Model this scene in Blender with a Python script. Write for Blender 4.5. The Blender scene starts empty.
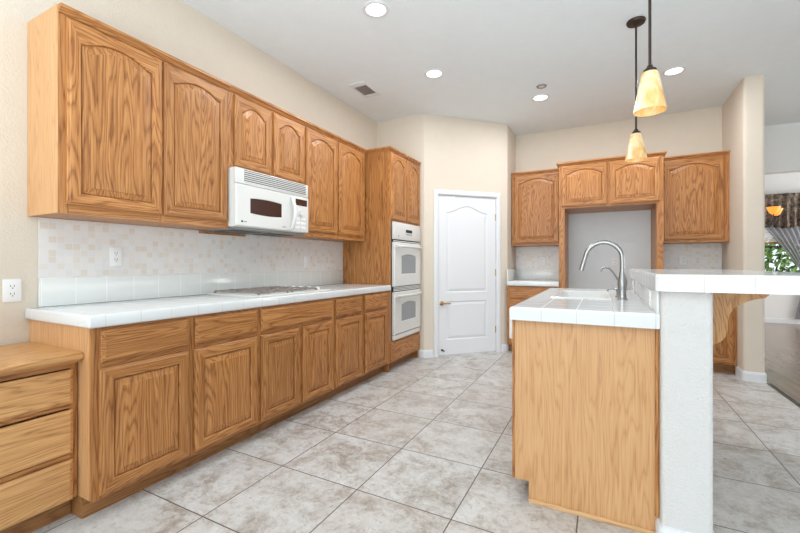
import bpy, bmesh, math, random
from math import sin, cos, pi, radians
from mathutils import Vector, Matrix

random.seed(7)
S = bpy.context.scene
COL = S.collection

# ------------------------------------------------------------------ camera, world, lights, exposure
cam_d = bpy.data.cameras.new('camera')
cam = bpy.data.objects.new('camera', cam_d)
COL.objects.link(cam)
cam.location = (0, 0, 1.17)
cam.rotation_euler = (radians(90), 0, math.atan(203 / 391.5))
cam_d.sensor_width = 36.0
cam_d.lens = 391.5 / 800 * 36.0
cam_d.shift_y = -3.0 / 800
cam_d.clip_start = 0.05
S.camera = cam

S.view_settings.view_transform = 'Standard'
S.view_settings.look = 'None'
S.view_settings.gamma = 1.0
S.view_settings.use_curve_mapping = False
S.view_settings.exposure = 0.12

W = bpy.data.worlds.new('World')
S.world = W
W.use_nodes = True
bgn = W.node_tree.nodes['Background']
bgn.inputs[0].default_value = (0.84, 0.92, 1.0, 1)
bgn.inputs[1].default_value = 1.35


def area_light(name, loc, rot, sx, sy, power, color=(1, 1, 1), spread=180):
    d = bpy.data.lights.new(name, 'AREA')
    d.shape = 'RECTANGLE'
    d.size, d.size_y = sx, sy
    d.energy = power
    d.color = color
    d.spread = radians(spread)
    o = bpy.data.objects.new(name, d)
    o.location = loc
    o.rotation_euler = rot
    COL.objects.link(o)
    return o


# daylight through the family-room windows behind the camera, plus added unseen fill lamps:
# two on the right, one behind the camera aimed up to brighten the ceiling
area_light('window_daylight_rear', (-1.3, -6.5, 1.6), (radians(90), 0, 0), 3.4, 2.8, 155, (0.90, 0.95, 1.0))
area_light('side_fill', (6.0, 2.6, 1.5), (radians(90), 0, radians(90)), 4.0, 2.0, 55, (0.92, 0.96, 1.0))  # added lamp with no opening behind it; brightens the header
area_light('dining_fill', (6.0, 8.7, 1.5), (radians(90), 0, radians(90)), 2.4, 1.8, 110, (0.95, 0.97, 1.0))  # added lamp that lifts the dark dining room
area_light('ceiling_fill', (0.3, -1.4, 0.9), (radians(180), 0, 0), 2.6, 2.6, 205, (0.86, 0.94, 1.0))

CEIL = 3.03


# ------------------------------------------------------------------ node helpers
def lin(c):
    def f(v):
        v = v / 255.0
        return v / 12.92 if v <= 0.04045 else ((v + 0.055) / 1.055) ** 2.4
    return (f(c[0]), f(c[1]), f(c[2]), 1)


class NT:
    def __init__(self, name):
        self.m = bpy.data.materials.new(name)
        self.m.use_nodes = True
        self.t = self.m.node_tree
        self.b = self.t.nodes['Principled BSDF']

    def n(self, kind, **kw):
        nd = self.t.nodes.new(kind)
        for k, v in kw.items():
            setattr(nd, k, v)
        return nd

    def link(self, a, b):
        self.t.links.new(a, b)

    def put(self, sock, v):
        if isinstance(v, bpy.types.NodeSocket):
            self.link(v, sock)
        else:
            sock.default_value = v

    def math(self, op, a, b=None, c=None, clamp=False):
        nd = self.n('ShaderNodeMath', operation=op, use_clamp=clamp)
        for i, v in enumerate((a, b, c)):
            if v is not None:
                self.put(nd.inputs[i], v)
        return nd.outputs[0]

    def vmath(self, op, a, b=None):
        nd = self.n('ShaderNodeVectorMath', operation=op)
        self.put(nd.inputs[0], a)
        if b is not None:
            self.put(nd.inputs[1], b)
        return nd.outputs[0]

    def obj(self):
        return self.n('ShaderNodeTexCoord').outputs['Object']

    def noise(self, vec, scale, detail=3, rough=0.5, dist=0.0):
        nd = self.n('ShaderNodeTexNoise')
        self.link(vec, nd.inputs['Vector'])
        nd.inputs['Scale'].default_value = scale
        nd.inputs['Detail'].default_value = detail
        nd.inputs['Roughness'].default_value = rough
        nd.inputs['Distortion'].default_value = dist
        return nd.outputs['Fac']

    def ramp(self, fac, stops):
        nd = self.n('ShaderNodeValToRGB')
        self.link(fac, nd.inputs[0])
        e = nd.color_ramp.elements
        while len(e) < len(stops):
            e.new(0.5)
        for el, (p, c) in zip(e, stops):
            el.position = p
            el.color = c
        return nd.outputs[0]

    def mix(self, fac, a, b, blend='MIX'):
        nd = self.n('ShaderNodeMix', data_type='RGBA', blend_type=blend)
        self.put(nd.inputs[0], fac)
        self.put(nd.inputs[6], a)
        self.put(nd.inputs[7], b)
        return nd.outputs[2]

    def bump(self, h, strength, dist):
        nd = self.n('ShaderNodeBump')
        nd.inputs['Strength'].default_value = strength
        nd.inputs['Distance'].default_value = dist
        self.link(h, nd.inputs['Height'])
        self.link(nd.outputs[0], self.b.inputs['Normal'])

    def col(self, v):
        self.put(self.b.inputs['Base Color'], v)

    def rough(self, v):
        self.put(self.b.inputs['Roughness'], v)


def plain(name, c, rough=0.5, metal=0.0, spec=0.5, emit=None, es=0):
    k = NT(name)
    k.col(lin(c))
    k.rough(rough)
    k.b.inputs['Metallic'].default_value = metal
    k.b.inputs['Specular IOR Level'].default_value = spec
    if emit:
        k.b.inputs['Emission Color'].default_value = lin(emit)
        k.b.inputs['Emission Strength'].default_value = es
    return k.m


def sep(k, v):
    nd = k.n('ShaderNodeSeparateXYZ')
    k.link(v, nd.inputs[0])
    return nd.outputs


def oak(name, axis, tone=1.0, light=(204, 147, 88), mid=(164, 106, 56), dark=(96, 55, 26), rings=26.0, contrast=0.27, nscale=6.8, stretch=0.10, straight=0.9):
    k = NT(name)
    oi = k.n('ShaderNodeObjectInfo').outputs['Random']
    sh = k.math('MULTIPLY', oi, 23.0)
    cmb = k.n('ShaderNodeCombineXYZ')
    for i in range(3):
        k.link(sh, cmb.inputs[i])
    p = k.vmath('ADD', k.obj(), cmb.outputs[0])
    s = [1.0, 1.0, 1.0]
    s[axis] = stretch
    ps = k.vmath('MULTIPLY', p, tuple(s))
    warp = k.noise(ps, nscale, 2, 0.42, 0.2)
    s2 = [1.0, 1.0, 1.0]
    s2[axis] = 0.022
    fine = k.noise(k.vmath('MULTIPLY', p, tuple(s2)), 170, 2, 0.65)
    s3 = [1.0, 1.0, 1.0]
    s3[axis] = 0.07
    med = k.noise(k.vmath('MULTIPLY', p, tuple(s3)), 42, 3, 0.6)
    xyz = sep(k, p)
    a_, b_ = [i for i in range(3) if i != axis]
    across = k.math('MULTIPLY', k.math('ADD', xyz[a_], xyz[b_]), straight)
    r = k.math('ADD', k.math('MULTIPLY', k.math('ADD', warp, across), rings), k.math('MULTIPLY', med, 1.7))
    fr = k.math('FRACT', r)
    ringc = k.ramp(fr, [(0.0, (0.0, 0.0, 0.0, 1)), (0.16, (0.55,) * 3 + (1,)), (0.42, (0.92,) * 3 + (1,)), (0.80, (0.75,) * 3 + (1,)), (1.0, (0.12,) * 3 + (1,))])
    v = k.math('ADD', k.math('MULTIPLY', ringc, contrast), k.math('MULTIPLY', fine, 0.46))
    v = k.math('ADD', v, k.math('MULTIPLY', med, 0.26))
    v = k.math('ADD', v, -0.03 + 0.66 * (0.35 - contrast))
    c = k.ramp(v, [(0.26, lin(dark)), (0.50, lin(mid)), (0.74, lin(light))])
    tonev = k.math('ADD', k.math('MULTIPLY', oi, 0.14), 0.92 * tone - 0.0)
    tc = k.n('ShaderNodeCombineXYZ')
    for i in range(3):
        k.link(tonev, tc.inputs[i])
    c = k.mix(1.0, c, tc.outputs[0], 'MULTIPLY')
    k.col(c)
    k.rough(0.38)
    k.b.inputs['Specular IOR Level'].default_value = 0.4
    k.bump(fine, 0.08, 0.002)
    return k.m


def grid_line(k, sock, size, off, w):
    """1 on a grout line, 0 on the tile, along one coordinate."""
    f = k.math('FRACT', k.math('DIVIDE', k.math('SUBTRACT', sock, off), size))
    d = k.math('ABSOLUTE', k.math('SUBTRACT', f, 0.5))
    return k.math('GREATER_THAN', d, 0.5 - w / size / 2)


def cell_random(k, a, sa, oa, b, sb, ob):
    fa = k.math('FLOOR', k.math('DIVIDE', k.math('SUBTRACT', a, oa), sa))
    fb = k.math('FLOOR', k.math('DIVIDE', k.math('SUBTRACT', b, ob), sb))
    cmb = k.n('ShaderNodeCombineXYZ')
    k.link(fa, cmb.inputs[0])
    k.link(fb, cmb.inputs[1])
    wn = k.n('ShaderNodeTexWhiteNoise', noise_dimensions='2D')
    k.link(cmb.outputs[0], wn.inputs['Vector'])
    return wn.outputs['Value'], wn.outputs['Color'], cmb.outputs[0]


# ------------------------------------------------------------------ materials
M = {}
M['oak_v'] = oak('oak_vertical', 2)
M['oak_h'] = oak('oak_horizontal', 0)
M['oak_y'] = oak('oak_lengthwise', 1)
M['oak_panel'] = oak('oak_veneer_panel', 2, light=(226, 180, 130), mid=(212, 161, 110), dark=(180, 128, 82), rings=15, contrast=0.22, nscale=9.0, stretch=0.11, straight=2.6)
M['white_plastic'] = plain('white_plastic', (238, 238, 236), 0.35)
M['white_enamel'] = plain('white_enamel', (224, 224, 220), 0.22)
M['white_paint'] = plain('white_semi_gloss_paint', (226, 228, 230), 0.4)
M['chrome'] = plain('brushed_steel', (158, 158, 157), 0.3, 1.0)
M['iron'] = plain('black_iron', (38, 36, 35), 0.55)
M['grate'] = plain('grey_brown_enamel', (146, 136, 128), 0.35)
M['bronze'] = plain('dark_bronze', (62, 50, 44), 0.45, 0.5)
M['brass'] = plain('brass', (186, 156, 104), 0.3, 1.0)
M['dark'] = plain('dark_slot', (30, 28, 28), 0.6)
M['dark_glass'] = plain('brown_dark_glass', (66, 44, 38), 0.12)
M['oven_glass'] = plain('grey_oven_glass', (150, 154, 156), 0.15)
M['grey'] = plain('grey_metal', (150, 150, 148), 0.4, 0.6)
M['oak_light'] = oak('oak_light_strip', 0, light=(232, 190, 140), mid=(218, 172, 120), dark=(186, 138, 90))
M['oak_desk_lit'] = oak('oak_desk_lit', 0, rings=22, contrast=0.24, light=(222, 172, 114), mid=(196, 144, 90), dark=(140, 92, 48))  # lighter oak: the brightness of light on the desk is in the colour
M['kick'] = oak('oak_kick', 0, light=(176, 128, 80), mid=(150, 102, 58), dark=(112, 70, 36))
M['duct'] = plain('duct_grey', (96, 96, 94), 0.7)
M['lamp_lens'] = plain('lamp_lens', (255, 255, 250), 0.5, emit=(255, 252, 244), es=3.0)
M['curtain'] = plain('grey_sheer', (140, 140, 144), 0.9)
M['strip'] = plain('metal_transition', (80, 74, 68), 0.35, 0.7)


def wall_mat(name, c, bump=0.25):
    k = NT(name)
    o = k.obj()
    n = k.noise(o, 9, 3, 0.6)
    a = k.mix(n, lin(tuple(v * 0.985 for v in c)), lin(tuple(min(255, v * 1.01) for v in c)))
    k.col(a)
    k.rough(0.85)
    k.b.inputs['Specular IOR Level'].default_value = 0.2
    k.bump(k.noise(o, 110, 3, 0.6), bump, 0.006)
    return k.m


M['wall'] = wall_mat('beige_wall_paint', (220, 209, 193), 0.45)
M['wall_cool_lit'] = wall_mat('cool_lit_wall_paint', (232, 239, 242))  # paler, bluer wall colour with the cool alcove light painted in
M['wall_white'] = wall_mat('white_wall_paint', (232, 232, 230))
M['pony'] = wall_mat('white_orange_peel_paint', (223, 222, 219), 0.9)
M['ceiling'] = wall_mat('ceiling_paint', (236, 243, 246), 0.3)

# floor: square stone-look tiles in a straight grid
k = NT('stone_floor_tile')
o = k.obj()
s = sep(k, o)
TS, OX, OY = 0.5135, -1.130, 1.187
lx = grid_line(k, s[0], TS, OX, 0.006)
ly = grid_line(k, s[1], 0.5085, OY, 0.006)
line = k.math('MAXIMUM', lx, ly)
rv, rc, cell = cell_random(k, s[0], TS, OX, s[1], 0.5085, OY)
off = k.vmath('MULTIPLY', rc, (40, 40, 40))
p = k.vmath('ADD', o, off)
big = k.noise(p, 4.2, 7, 0.72, 0.7)
sml = k.noise(p, 24, 6, 0.8, 0.5)
pit = k.noise(p, 38, 5, 0.75)
v = k.math('ADD', k.math('MULTIPLY', big, 0.58), k.math('MULTIPLY', sml, 0.42))
c = k.ramp(v, [(0.38, lin((152, 142, 132))), (0.45, lin((181, 175, 168))), (0.51, lin((201, 199, 195))), (0.62, lin((217, 217, 216)))])
pitm = k.math('LESS_THAN', pit, 0.40)
c = k.mix(k.math('MULTIPLY', pitm, 0.42), c, lin((134, 124, 115)))
c = k.mix(k.math('MULTIPLY', rv, 0.18), c, lin((176, 160, 146)))
c = k.mix(line, c, lin((92, 82, 74)))
k.col(c)
k.rough(k.math('ADD', k.math('MULTIPLY', sml, 0.25), 0.24))
k.bump(k.math('SUBTRACT', k.math('MULTIPLY', sml, 0.2), line), 0.35, 0.003)
M['floor'] = k.m

# dining floor: brown laminate boards
k = NT('brown_laminate')
o = k.obj()
s = sep(k, o)
g = k.noise(k.vmath('MULTIPLY', o, (1, 0.06, 1)), 22, 4, 0.6)
rv, rc, cell = cell_random(k, s[0], 0.14, 0.0, s[1], 1.3, 0.3)
c = k.ramp(g, [(0.3, lin((120, 98, 84))), (0.7, lin((160, 138, 120)))])
c = k.mix(k.math('MULTIPLY', rv, 0.3), c, lin((112, 96, 86)))
k.col(c)
k.rough(0.18)
M['laminate'] = k.m


def tile_mat(name, c, grout, axes, size, offs, w, rough=0.12, zline=None):
    k = NT(name)
    s = sep(k, k.obj())
    ln = None
    for a, of in zip(axes, offs):
        g = grid_line(k, s[a], size, of, w)
        ln = g if ln is None else k.math('MAXIMUM', ln, g)
    k.col(k.mix(ln, lin(c), lin(grout)))
    k.rough(k.math('ADD', k.math('MULTIPLY', ln, 0.5), rough))
    k.bump(k.math('SUBTRACT', 1.0, ln), 0.3, 0.002)
    return k.m


M['tile'] = tile_mat('white_glazed_tile', (226, 229, 229), (208, 206, 202), (0, 1), 0.1535, (0.045, 0.965), 0.004)
M['tile_h'] = tile_mat('white_glazed_wall_tile', (226, 228, 224), (240, 238, 234), (0, 1), 0.1535, (0.045, 0.965), 0.0045)


def mosaic(name, axis):
    k = NT(name)
    o = k.obj()
    s = sep(k, o)
    sz = 0.0365
    ln = k.math('MAXIMUM', grid_line(k, s[axis], sz, 0.01, 0.0035), grid_line(k, s[2], sz, 0.004, 0.0035))
    rv, rc, cell = cell_random(k, s[axis], sz, 0.01, s[2], sz, 0.004)
    c = k.ramp(rv, [(0.0, lin((224, 223, 222))), (0.55, lin((233, 231, 228))), (0.78, lin((229, 223, 215))), (0.9, lin((222, 212, 199)))])
    c = k.mix(k.math('MULTIPLY', k.noise(o, 60, 3, 0.6), 0.35), c, lin((214, 210, 206)))
    c = k.mix(ln, c, lin((228, 226, 222)))
    k.col(c)
    k.rough(0.35)
    k.bump(k.math('SUBTRACT', 1.0, ln), 0.25, 0.0015)
    return k.m


M['mosaic_y'] = mosaic('stone_mosaic_side', 1)
M['mosaic_x'] = mosaic('stone_mosaic_back', 0)

k = NT('amber_alabaster_glass')
o = k.obj()
n = k.noise(k.vmath('MULTIPLY', o, (1, 1, 0.7)), 11, 3, 0.55, 1.2)
c = k.ramp(n, [(0.30, lin((222, 170, 92))), (0.48, lin((234, 198, 136))), (0.66, lin((242, 222, 184)))])
k.col(c)
k.rough(0.25)
k.b.inputs['Transmission Weight'].default_value = 0.0
k.link(c, k.b.inputs['Emission Color'])
k.b.inputs['Emission Strength'].default_value = 0.12
M['amber'] = k.m
M['orange'] = plain('orange_glass_lit', (240, 160, 70), 0.3, emit=(255, 160, 60), es=0.8)

k = NT('brown_damask')
o = k.obj()
n = k.noise(o, 16, 4, 0.65, 0.8)
k.col(k.ramp(n, [(0.4, lin((62, 50, 42))), (0.55, lin((116, 100, 86))), (0.68, lin((168, 152, 134)))]))
k.rough(0.7)
M['damask'] = k.m

k = NT('sheer_fabric')
k.col(lin((150, 150, 154)))
k.rough(0.9)
k.b.inputs['Alpha'].default_value = 0.82
M['sheer'] = k.m

k = NT('window_glass')
k.col((1, 1, 1, 1))
k.rough(0.0)
k.b.inputs['Transmission Weight'].default_value = 1.0
k.b.inputs['IOR'].default_value = 1.02
M['glass'] = k.m

k = NT('garden_leaf')
n = k.noise(k.obj(), 6, 3)
k.col(k.ramp(n, [(0.35, lin((58, 96, 40))), (0.65, lin((150, 190, 96)))]))
k.rough(0.5)
M['leaf'] = k.m
M['bark'] = plain('bark', (84, 66, 50), 0.9)
M['earth'] = plain('garden_ground', (150, 146, 130), 0.95)


# ------------------------------------------------------------------ mesh helpers
def link(name, bm, mats, parent=None, smooth=False, loc=None, rot=None):
    me = bpy.data.meshes.new(name)
    bmesh.ops.recalc_face_normals(bm, faces=bm.faces)
    if smooth:
        for f in bm.faces:
            f.smooth = True
    bm.to_mesh(me)
    bm.free()
    if not isinstance(mats, (list, tuple)):
        mats = [mats]
    for m in mats:
        me.materials.append(m)
    if smooth:
        try:
            me.set_sharp_from_angle(angle=radians(38))
        except Exception:
            pass
    ob = bpy.data.objects.new(name, me)
    COL.objects.link(ob)
    if parent:
        ob.parent = parent
    if loc:
        ob.location = loc
    if rot:
        ob.rotation_euler = rot
    return ob


def tag(o, label, cat, group=None):
    o['label'] = label
    o['category'] = cat
    if group:
        o['group'] = group
    return o


def thing(name, label, cat, loc=(0, 0, 0), rz=0.0, group=None):
    o = bpy.data.objects.new(name, None)
    o.empty_display_size = 0.1
    COL.objects.link(o)
    o.location = loc
    o.rotation_euler = (0, 0, rz)
    return tag(o, label, cat, group)


def struct(o):
    o['kind'] = 'structure'
    return o


def box(bm, lo, hi, mi=0, bev=0.0, seg=2):
    r = bmesh.ops.create_cube(bm, size=1.0)
    vs = r['verts']
    c = [(a + b) / 2 for a, b in zip(lo, hi)]
    d = [b - a for a, b in zip(lo, hi)]
    for v in vs:
        v.co = Vector((c[0] + v.co.x * d[0], c[1] + v.co.y * d[1], c[2] + v.co.z * d[2]))
    fs = set(f for v in vs for f in v.link_faces)
    for f in fs:
        f.material_index = mi
    if bev:
        es = list(set(e for v in vs for e in v.link_edges))
        r = bmesh.ops.bevel(bm, geom=es, offset=bev, segments=seg, affect='EDGES', profile=0.5)
        for f in r['faces']:
            f.material_index = mi


def boxm(name, lo, hi, mat, parent=None, bev=0.0, seg=2):
    bm = bmesh.new()
    box(bm, lo, hi, 0, bev, seg)
    return link(name, bm, mat, parent, smooth=bev > 0)


def loops(bm, rings, mi=0, cap0=False, cap1=False, closed=True, mfun=None):
    vr = [[bm.verts.new(p) for p in r] for r in rings]
    n = len(vr[0])
    for a, b in zip(vr[:-1], vr[1:]):
        for i in range(n if closed else n - 1):
            j = (i + 1) % n
            try:
                f = bm.faces.new((a[i], a[j], b[j], b[i]))
                f.material_index = mfun(i) if mfun else mi
            except ValueError:
                pass
    if cap0:
        bm.faces.new(list(reversed(vr[0]))).material_index = mi
    if cap1:
        bm.faces.new(vr[-1]).material_index = mi
    return vr


def lathe(bm, prof, c=(0, 0, 0), seg=24, mi=0, cap=True, axis='z'):
    rings = []
    for r, z in prof:
        ring = []
        for i in range(seg):
            a = 2 * pi * i / seg
            if axis == 'z':
                ring.append((c[0] + r * cos(a), c[1] + r * sin(a), c[2] + z))
            elif axis == 'y':
                ring.append((c[0] + r * cos(a), c[1] + z, c[2] + r * sin(a)))
            else:
                ring.append((c[0] + z, c[1] + r * cos(a), c[2] + r * sin(a)))
        rings.append(ring)
    loops(bm, rings, mi, cap, cap)


def tube(bm, pts, r, seg=10, mi=0, cap=True):
    pts = [Vector(p) for p in pts]
    rr = r if isinstance(r, (list, tuple)) else [r] * len(pts)
    rings = []
    up = None
    for i, p in enumerate(pts):
        if i == 0:
            t = pts[1] - pts[0]
        elif i == len(pts) - 1:
            t = pts[-1] - pts[-2]
        else:
            t = (pts[i + 1] - p).normalized() + (p - pts[i - 1]).normalized()
        t.normalize()
        if up is None:
            up = Vector((0, 0, 1)) if abs(t.z) < 0.9 else Vector((1, 0, 0))
        a = t.cross(up).normalized()
        b = a.cross(t).normalized()
        up = b
        rings.append([p + (a * cos(2 * pi * j / seg) + b * sin(2 * pi * j / seg)) * rr[i] for j in range(seg)])
    loops(bm, rings, mi, cap, cap)


def prism(bm, poly, z0, z1, mi=0):
    loops(bm, [[(x, y, z0) for x, y in poly], [(x, y, z1) for x, y in poly]], mi, True, True)


def sweep(bm, path, prof, mi=0, side=1):
    """sweep a (out, z) profile along an open xy path with mitred corners; out points to the right of travel (side=1)."""
    P = [Vector((x, y)) for x, y in path]
    rings = []
    for i, p in enumerate(P):
        def nrm(d):
            d = d.normalized()
            return Vector((d.y, -d.x)) * side
        if i == 0:
            m = nrm(P[1] - p)
        elif i == len(P) - 1:
            m = nrm(p - P[-2])
        else:
            a, b = nrm(p - P[i - 1]), nrm(P[i + 1] - p)
            m = (a + b)
            m = m / max(m.dot(a), 0.2)
        rings.append([(p.x + m.x * o_, p.y + m.y * o_, z) for o_, z in prof])
    loops(bm, rings, mi, True, True)


# ------------------------------------------------------------------ cabinet parts (local frame: x width, front faces -y, z up)
def rect_loop(x0, x1, z0, z1, y, N=8, arch=0.0, NT_=16):
    """bottom l->r, right up, top r->l, left down; arch drops the top corners by `arch`."""
    out = []
    zc = z1 - arch
    for i in range(N):
        out.append((x0 + (x1 - x0) * i / N, y, z0))
    for i in range(N):
        out.append((x1, y, z0 + (zc - z0) * i / N))
    xm, hw = (x0 + x1) / 2, (x1 - x0) / 2
    for i in range(NT_):
        x = x1 + (x0 - x1) * i / NT_
        s_ = abs((x - xm) / hw)
        g = min(1.0, (s_ / 0.90) ** 2)
        out.append((x, y, z1 - arch * g))
    for i in range(N):
        out.append((x0, y, zc + (z0 - zc) * i / N))
    return out


def cab_door(parent, x0, x1, z0, z1, arch=0.0, yf=0.0, stile=0.058, pv=None):
    T = 0.020
    N, K = 8, 16

    def O(d, y):
        return rect_loop(x0 + d, x1 - d, z0 + d, z1 - d, yf + y, N, 0.0, K)

    def I(d, y):
        a = arch
        return rect_loop(x0 + stile + d, x1 - stile - d, z0 + stile + d, z1 - stile - d, yf + y, N, a, K)

    def mf(i):
        return 1 if (i < N or 2 * N <= i < 2 * N + K) else 0
    bm = bmesh.new()
    loops(bm, [O(0, 0), O(0, -T + 0.008), O(0.003, -T + 0.005), O(0.010, -T + 0.0035), O(0.013, -T), I(-0.005, -T), I(-0.001, -T + 0.003), I(0.0, -T + 0.014)], mfun=mf)
    d = link('door', bm, [M['oak_v'], M['oak_h']], parent)
    bm = bmesh.new()
    y0 = -T + 0.0115
    loops(bm, [I(-0.002, y0 + 0.002), I(0.0045, y0 + 0.002), I(0.0055, -T + 0.008), I(0.034, -T + 0.001), I(0.0355, -T - 0.0015), I(0.040, -T - 0.002)], cap1=True)
    link('raised_panel', bm, pv or M['oak_v'], d)
    return d


def drawer_front(parent, x0, x1, z0, z1, yf=0.0, name='drawer', mat=None):
    T = 0.020

    def O(d, y):
        return [(x0 + d, yf + y, z0 + d), (x1 - d, yf + y, z0 + d), (x1 - d, yf + y, z1 - d), (x0 + d, yf + y, z1 - d)]
    bm = bmesh.new()
    loops(bm, [O(0, 0), O(0, -T + 0.010), O(0.003, -T + 0.007), O(0.012, -T + 0.004), O(0.014, -T)], cap1=True)
    return link(name, bm, mat or M['oak_h'], parent)


def face_frame(parent, W_, z0, z1, xs, zs, st=0.035):
    """stiles at xs (centre, width), rails at zs (z0,z1)"""
    bm = bmesh.new()
    for a, b in xs:
        box(bm, (a, 0, z0), (b, 0.02, z1), 0)
    for a, b in zs:
        prev = xs[0][1]
        for (p, q) in xs[1:]:
            box(bm, (prev, 0.0005, a), (p, 0.0195, b), 1)
            prev = q
    return link('face_frame', bm, [M['oak_v'], M['oak_h']], parent)


def carcass(parent, W_, D, z0, z1, t=0.018, side=None):
    bm = bmesh.new()
    box(bm, (0, 0.02, z0), (t, D, z1), 0)
    box(bm, (W_ - t, 0.02, z0), (W_, D, z1), 0)
    box(bm, (t, 0.02, z0), (W_ - t, D, z0 + t), 0)
    box(bm, (t, 0.02, z1 - t), (W_ - t, D, z1), 0)
    box(bm, (t, D - 0.008, z0 + t), (W_ - t, D, z1 - t), 0)
    return link('carcass', bm, side or M['oak_v'], parent)


CROWN = [(0.0, 2.382), (0.006, 2.382), (0.010, 2.390), (0.022, 2.402), (0.028, 2.405), (0.028, 2.420), (0.0, 2.420)]


def crown(parent, path, side=1):
    bm = bmesh.new()
    sweep(bm, path, CROWN, 0, side)
    return link('crown_molding', bm, M['oak_h'], parent)


def toe_kick(parent, W_, D, rec=0.085, z1=0.10, x0=0.0):
    bm = bmesh.new()
    box(bm, (x0, rec, 0.0), (W_, rec + 0.016, z1))
    box(bm, (x0, rec + 0.016, 0.0), (x0 + 0.016, D, z1))
    box(bm, (W_ - 0.016, rec + 0.016, 0.0), (W_, D, z1))
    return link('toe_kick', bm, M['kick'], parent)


LEFT = radians(90)
CT0, CT1 = 0.88, 0.94        # counter underside and top
FX = -2.03                   # face of the base cabinets on the left wall
UX = -2.33                   # face of the wall cabinets on the left wall

# ------------------------------------------------------------------ room shell
bm = bmesh.new()
box(bm, (-2.75, -4.0, -0.06), (1.434, 5.95, 0.0))
struct(link('floor', bm, M['floor']))
bm = bmesh.new()
box(bm, (1.434, -4.0, -0.06), (6.2, 10.35, -0.0005))
struct(link('floor_dining', bm, M['laminate']))
bm = bmesh.new()
box(bm, (1.416, -4.0, 0.0), (1.436, 5.04, 0.006), 0, 0.002)
box(bm, (1.444, -4.0, 0.0), (1.456, 5.04, 0.004), 0, 0.001)
struct(link('trim_1', bm, M['strip']))
bm = bmesh.new()
box(bm, (-2.75, -4.0, CEIL), (6.2, 10.35, CEIL + 0.1))
struct(link('ceiling', bm, M['ceiling']))
bm = bmesh.new()
box(bm, (-2.75, -4.0, 0), (-2.65, 4.55, CEIL))
struct(link('wall_left', bm, M['wall']))


def arc(cx, cy, r, a0, a1, n=6):
    return [(cx + r * cos(radians(a0 + (a1 - a0) * i / n)), cy + r * sin(radians(a0 + (a1 - a0) * i / n))) for i in range(n + 1)]


def fillet(poly, idx, r, n=6):
    """round the listed corners of a closed polygon"""
    out = []
    L = len(poly)
    for i, p in enumerate(poly):
        if i not in idx:
            out.append(p)
            continue
        a, b, c_ = Vector(poly[i - 1]), Vector(p), Vector(poly[(i + 1) % L])
        u1, u2 = (a - b).normalized(), (c_ - b).normalized()
        ang = u1.angle(u2)
        t = r / math.tan(ang / 2)
        p1, p2 = b + u1 * t, b + u2 * t
        for j in range(n + 1):
            s_ = j / n
            q = p1 * (1 - s_) ** 2 + b * 2 * s_ * (1 - s_) + p2 * s_ ** 2
            out.append((q.x, q.y))
    return out


C1 = Vector((-1.97, 4.45))
C2 = Vector((-1.135, 5.31))
DU = (C2 - C1).normalized()
DN = Vector((DU.y, -DU.x))          # towards the room
DLEN = (C2 - C1).length
TL, TR = 0.185, 1.035


def dp(t, o_=0.0):
    q = C1 + DU * t + DN * o_
    return (q.x, q.y)


bm = bmesh.new()
pa = [(-2.65, 4.45), tuple(C1), dp(TL), dp(TL, -0.12), (-2.02, 4.57), (-2.65, 4.57)]
prism(bm, fillet(pa, {1}, 0.03), 0, CEIL)
pb = [dp(TR), tuple(C2), (-1.135, 5.95), (-1.255, 5.95), (-1.255, 5.36), dp(TR, -0.12)]
prism(bm, fillet(pb, {1}, 0.03), 0, CEIL)
prism(bm, [dp(TL), dp(TR), dp(TR, -0.12), dp(TL, -0.12)], 2.045, CEIL)
struct(link('wall_pantry', bm, M['wall'], smooth=True))
bm = bmesh.new()
box(bm, (-1.135, 5.85, 0), (1.25, 5.95, CEIL))
struct(link('wall_back', bm, M['wall']))
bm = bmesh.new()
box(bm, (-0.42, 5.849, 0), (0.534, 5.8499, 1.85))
struct(link('wall_alcove_lit', bm, M['wall_cool_lit']))  # thin sheet added over the back wall to carry the lit colour
bm = bmesh.new()
pp = [(1.247, 5.055), (1.414, 5.055), (1.414, 10.25), (1.247, 10.25)]
prism(bm, fillet(pp, {0, 1}, 0.034), 0, CEIL)
struct(link('wall_right', bm, M['wall'], smooth=True))
bm = bmesh.new()
box(bm, (1.414, 7.0, 2.40), (6.2, 7.15, CEIL))
struct(link('wall_header', bm, M['wall_white']))

bm = bmesh.new()
box(bm, (6.2, -4.0, 0), (6.3, 10.35, CEIL))
struct(link('light_block_right', bm, M['wall_white']))  # unseen wall added to keep sky light out on the right
bm = bmesh.new()
box(bm, (0.9, -4.1, 0), (6.2, -4.0, CEIL))
struct(link('light_block_rear', bm, M['wall_white']))  # unseen wall added to narrow the rear opening and darken the right floor

# dining window wall with its opening
bm = bmesh.new()
WY, WX0, WX1, WZ0, WZ1 = 10.25, 2.30, 4.50, 0.90, 2.10
box(bm, (1.25, WY, 0), (WX0, WY + 0.1, CEIL))
box(bm, (WX1, WY, 0), (6.2, WY + 0.1, CEIL))
box(bm, (WX0, WY, 0), (WX1, WY + 0.1, WZ0))
box(bm, (WX0, WY, WZ1), (WX1, WY + 0.1, CEIL))
struct(link('wall_dining', bm, M['wall_white']))
bm = bmesh.new()
fw = 0.05
box(bm, (WX0, WY + 0.02, WZ0), (WX0 + fw, WY + 0.08, WZ1))
box(bm, (WX1 - fw, WY + 0.02, WZ0), (WX1, WY + 0.08, WZ1))
box(bm, (WX0 + fw, WY + 0.02, WZ0), (WX1 - fw, WY + 0.08, WZ0 + fw))
box(bm, (WX0 + fw, WY + 0.02, WZ1 - fw), (WX1 - fw, WY + 0.08, WZ1))
win = struct(link('window_1', bm, M['white_paint']))
boxm('meeting_rail', (WX0 + fw, WY + 0.02, 1.485), (WX1 - fw, WY + 0.07, 1.515), M['iron'], win)
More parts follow.
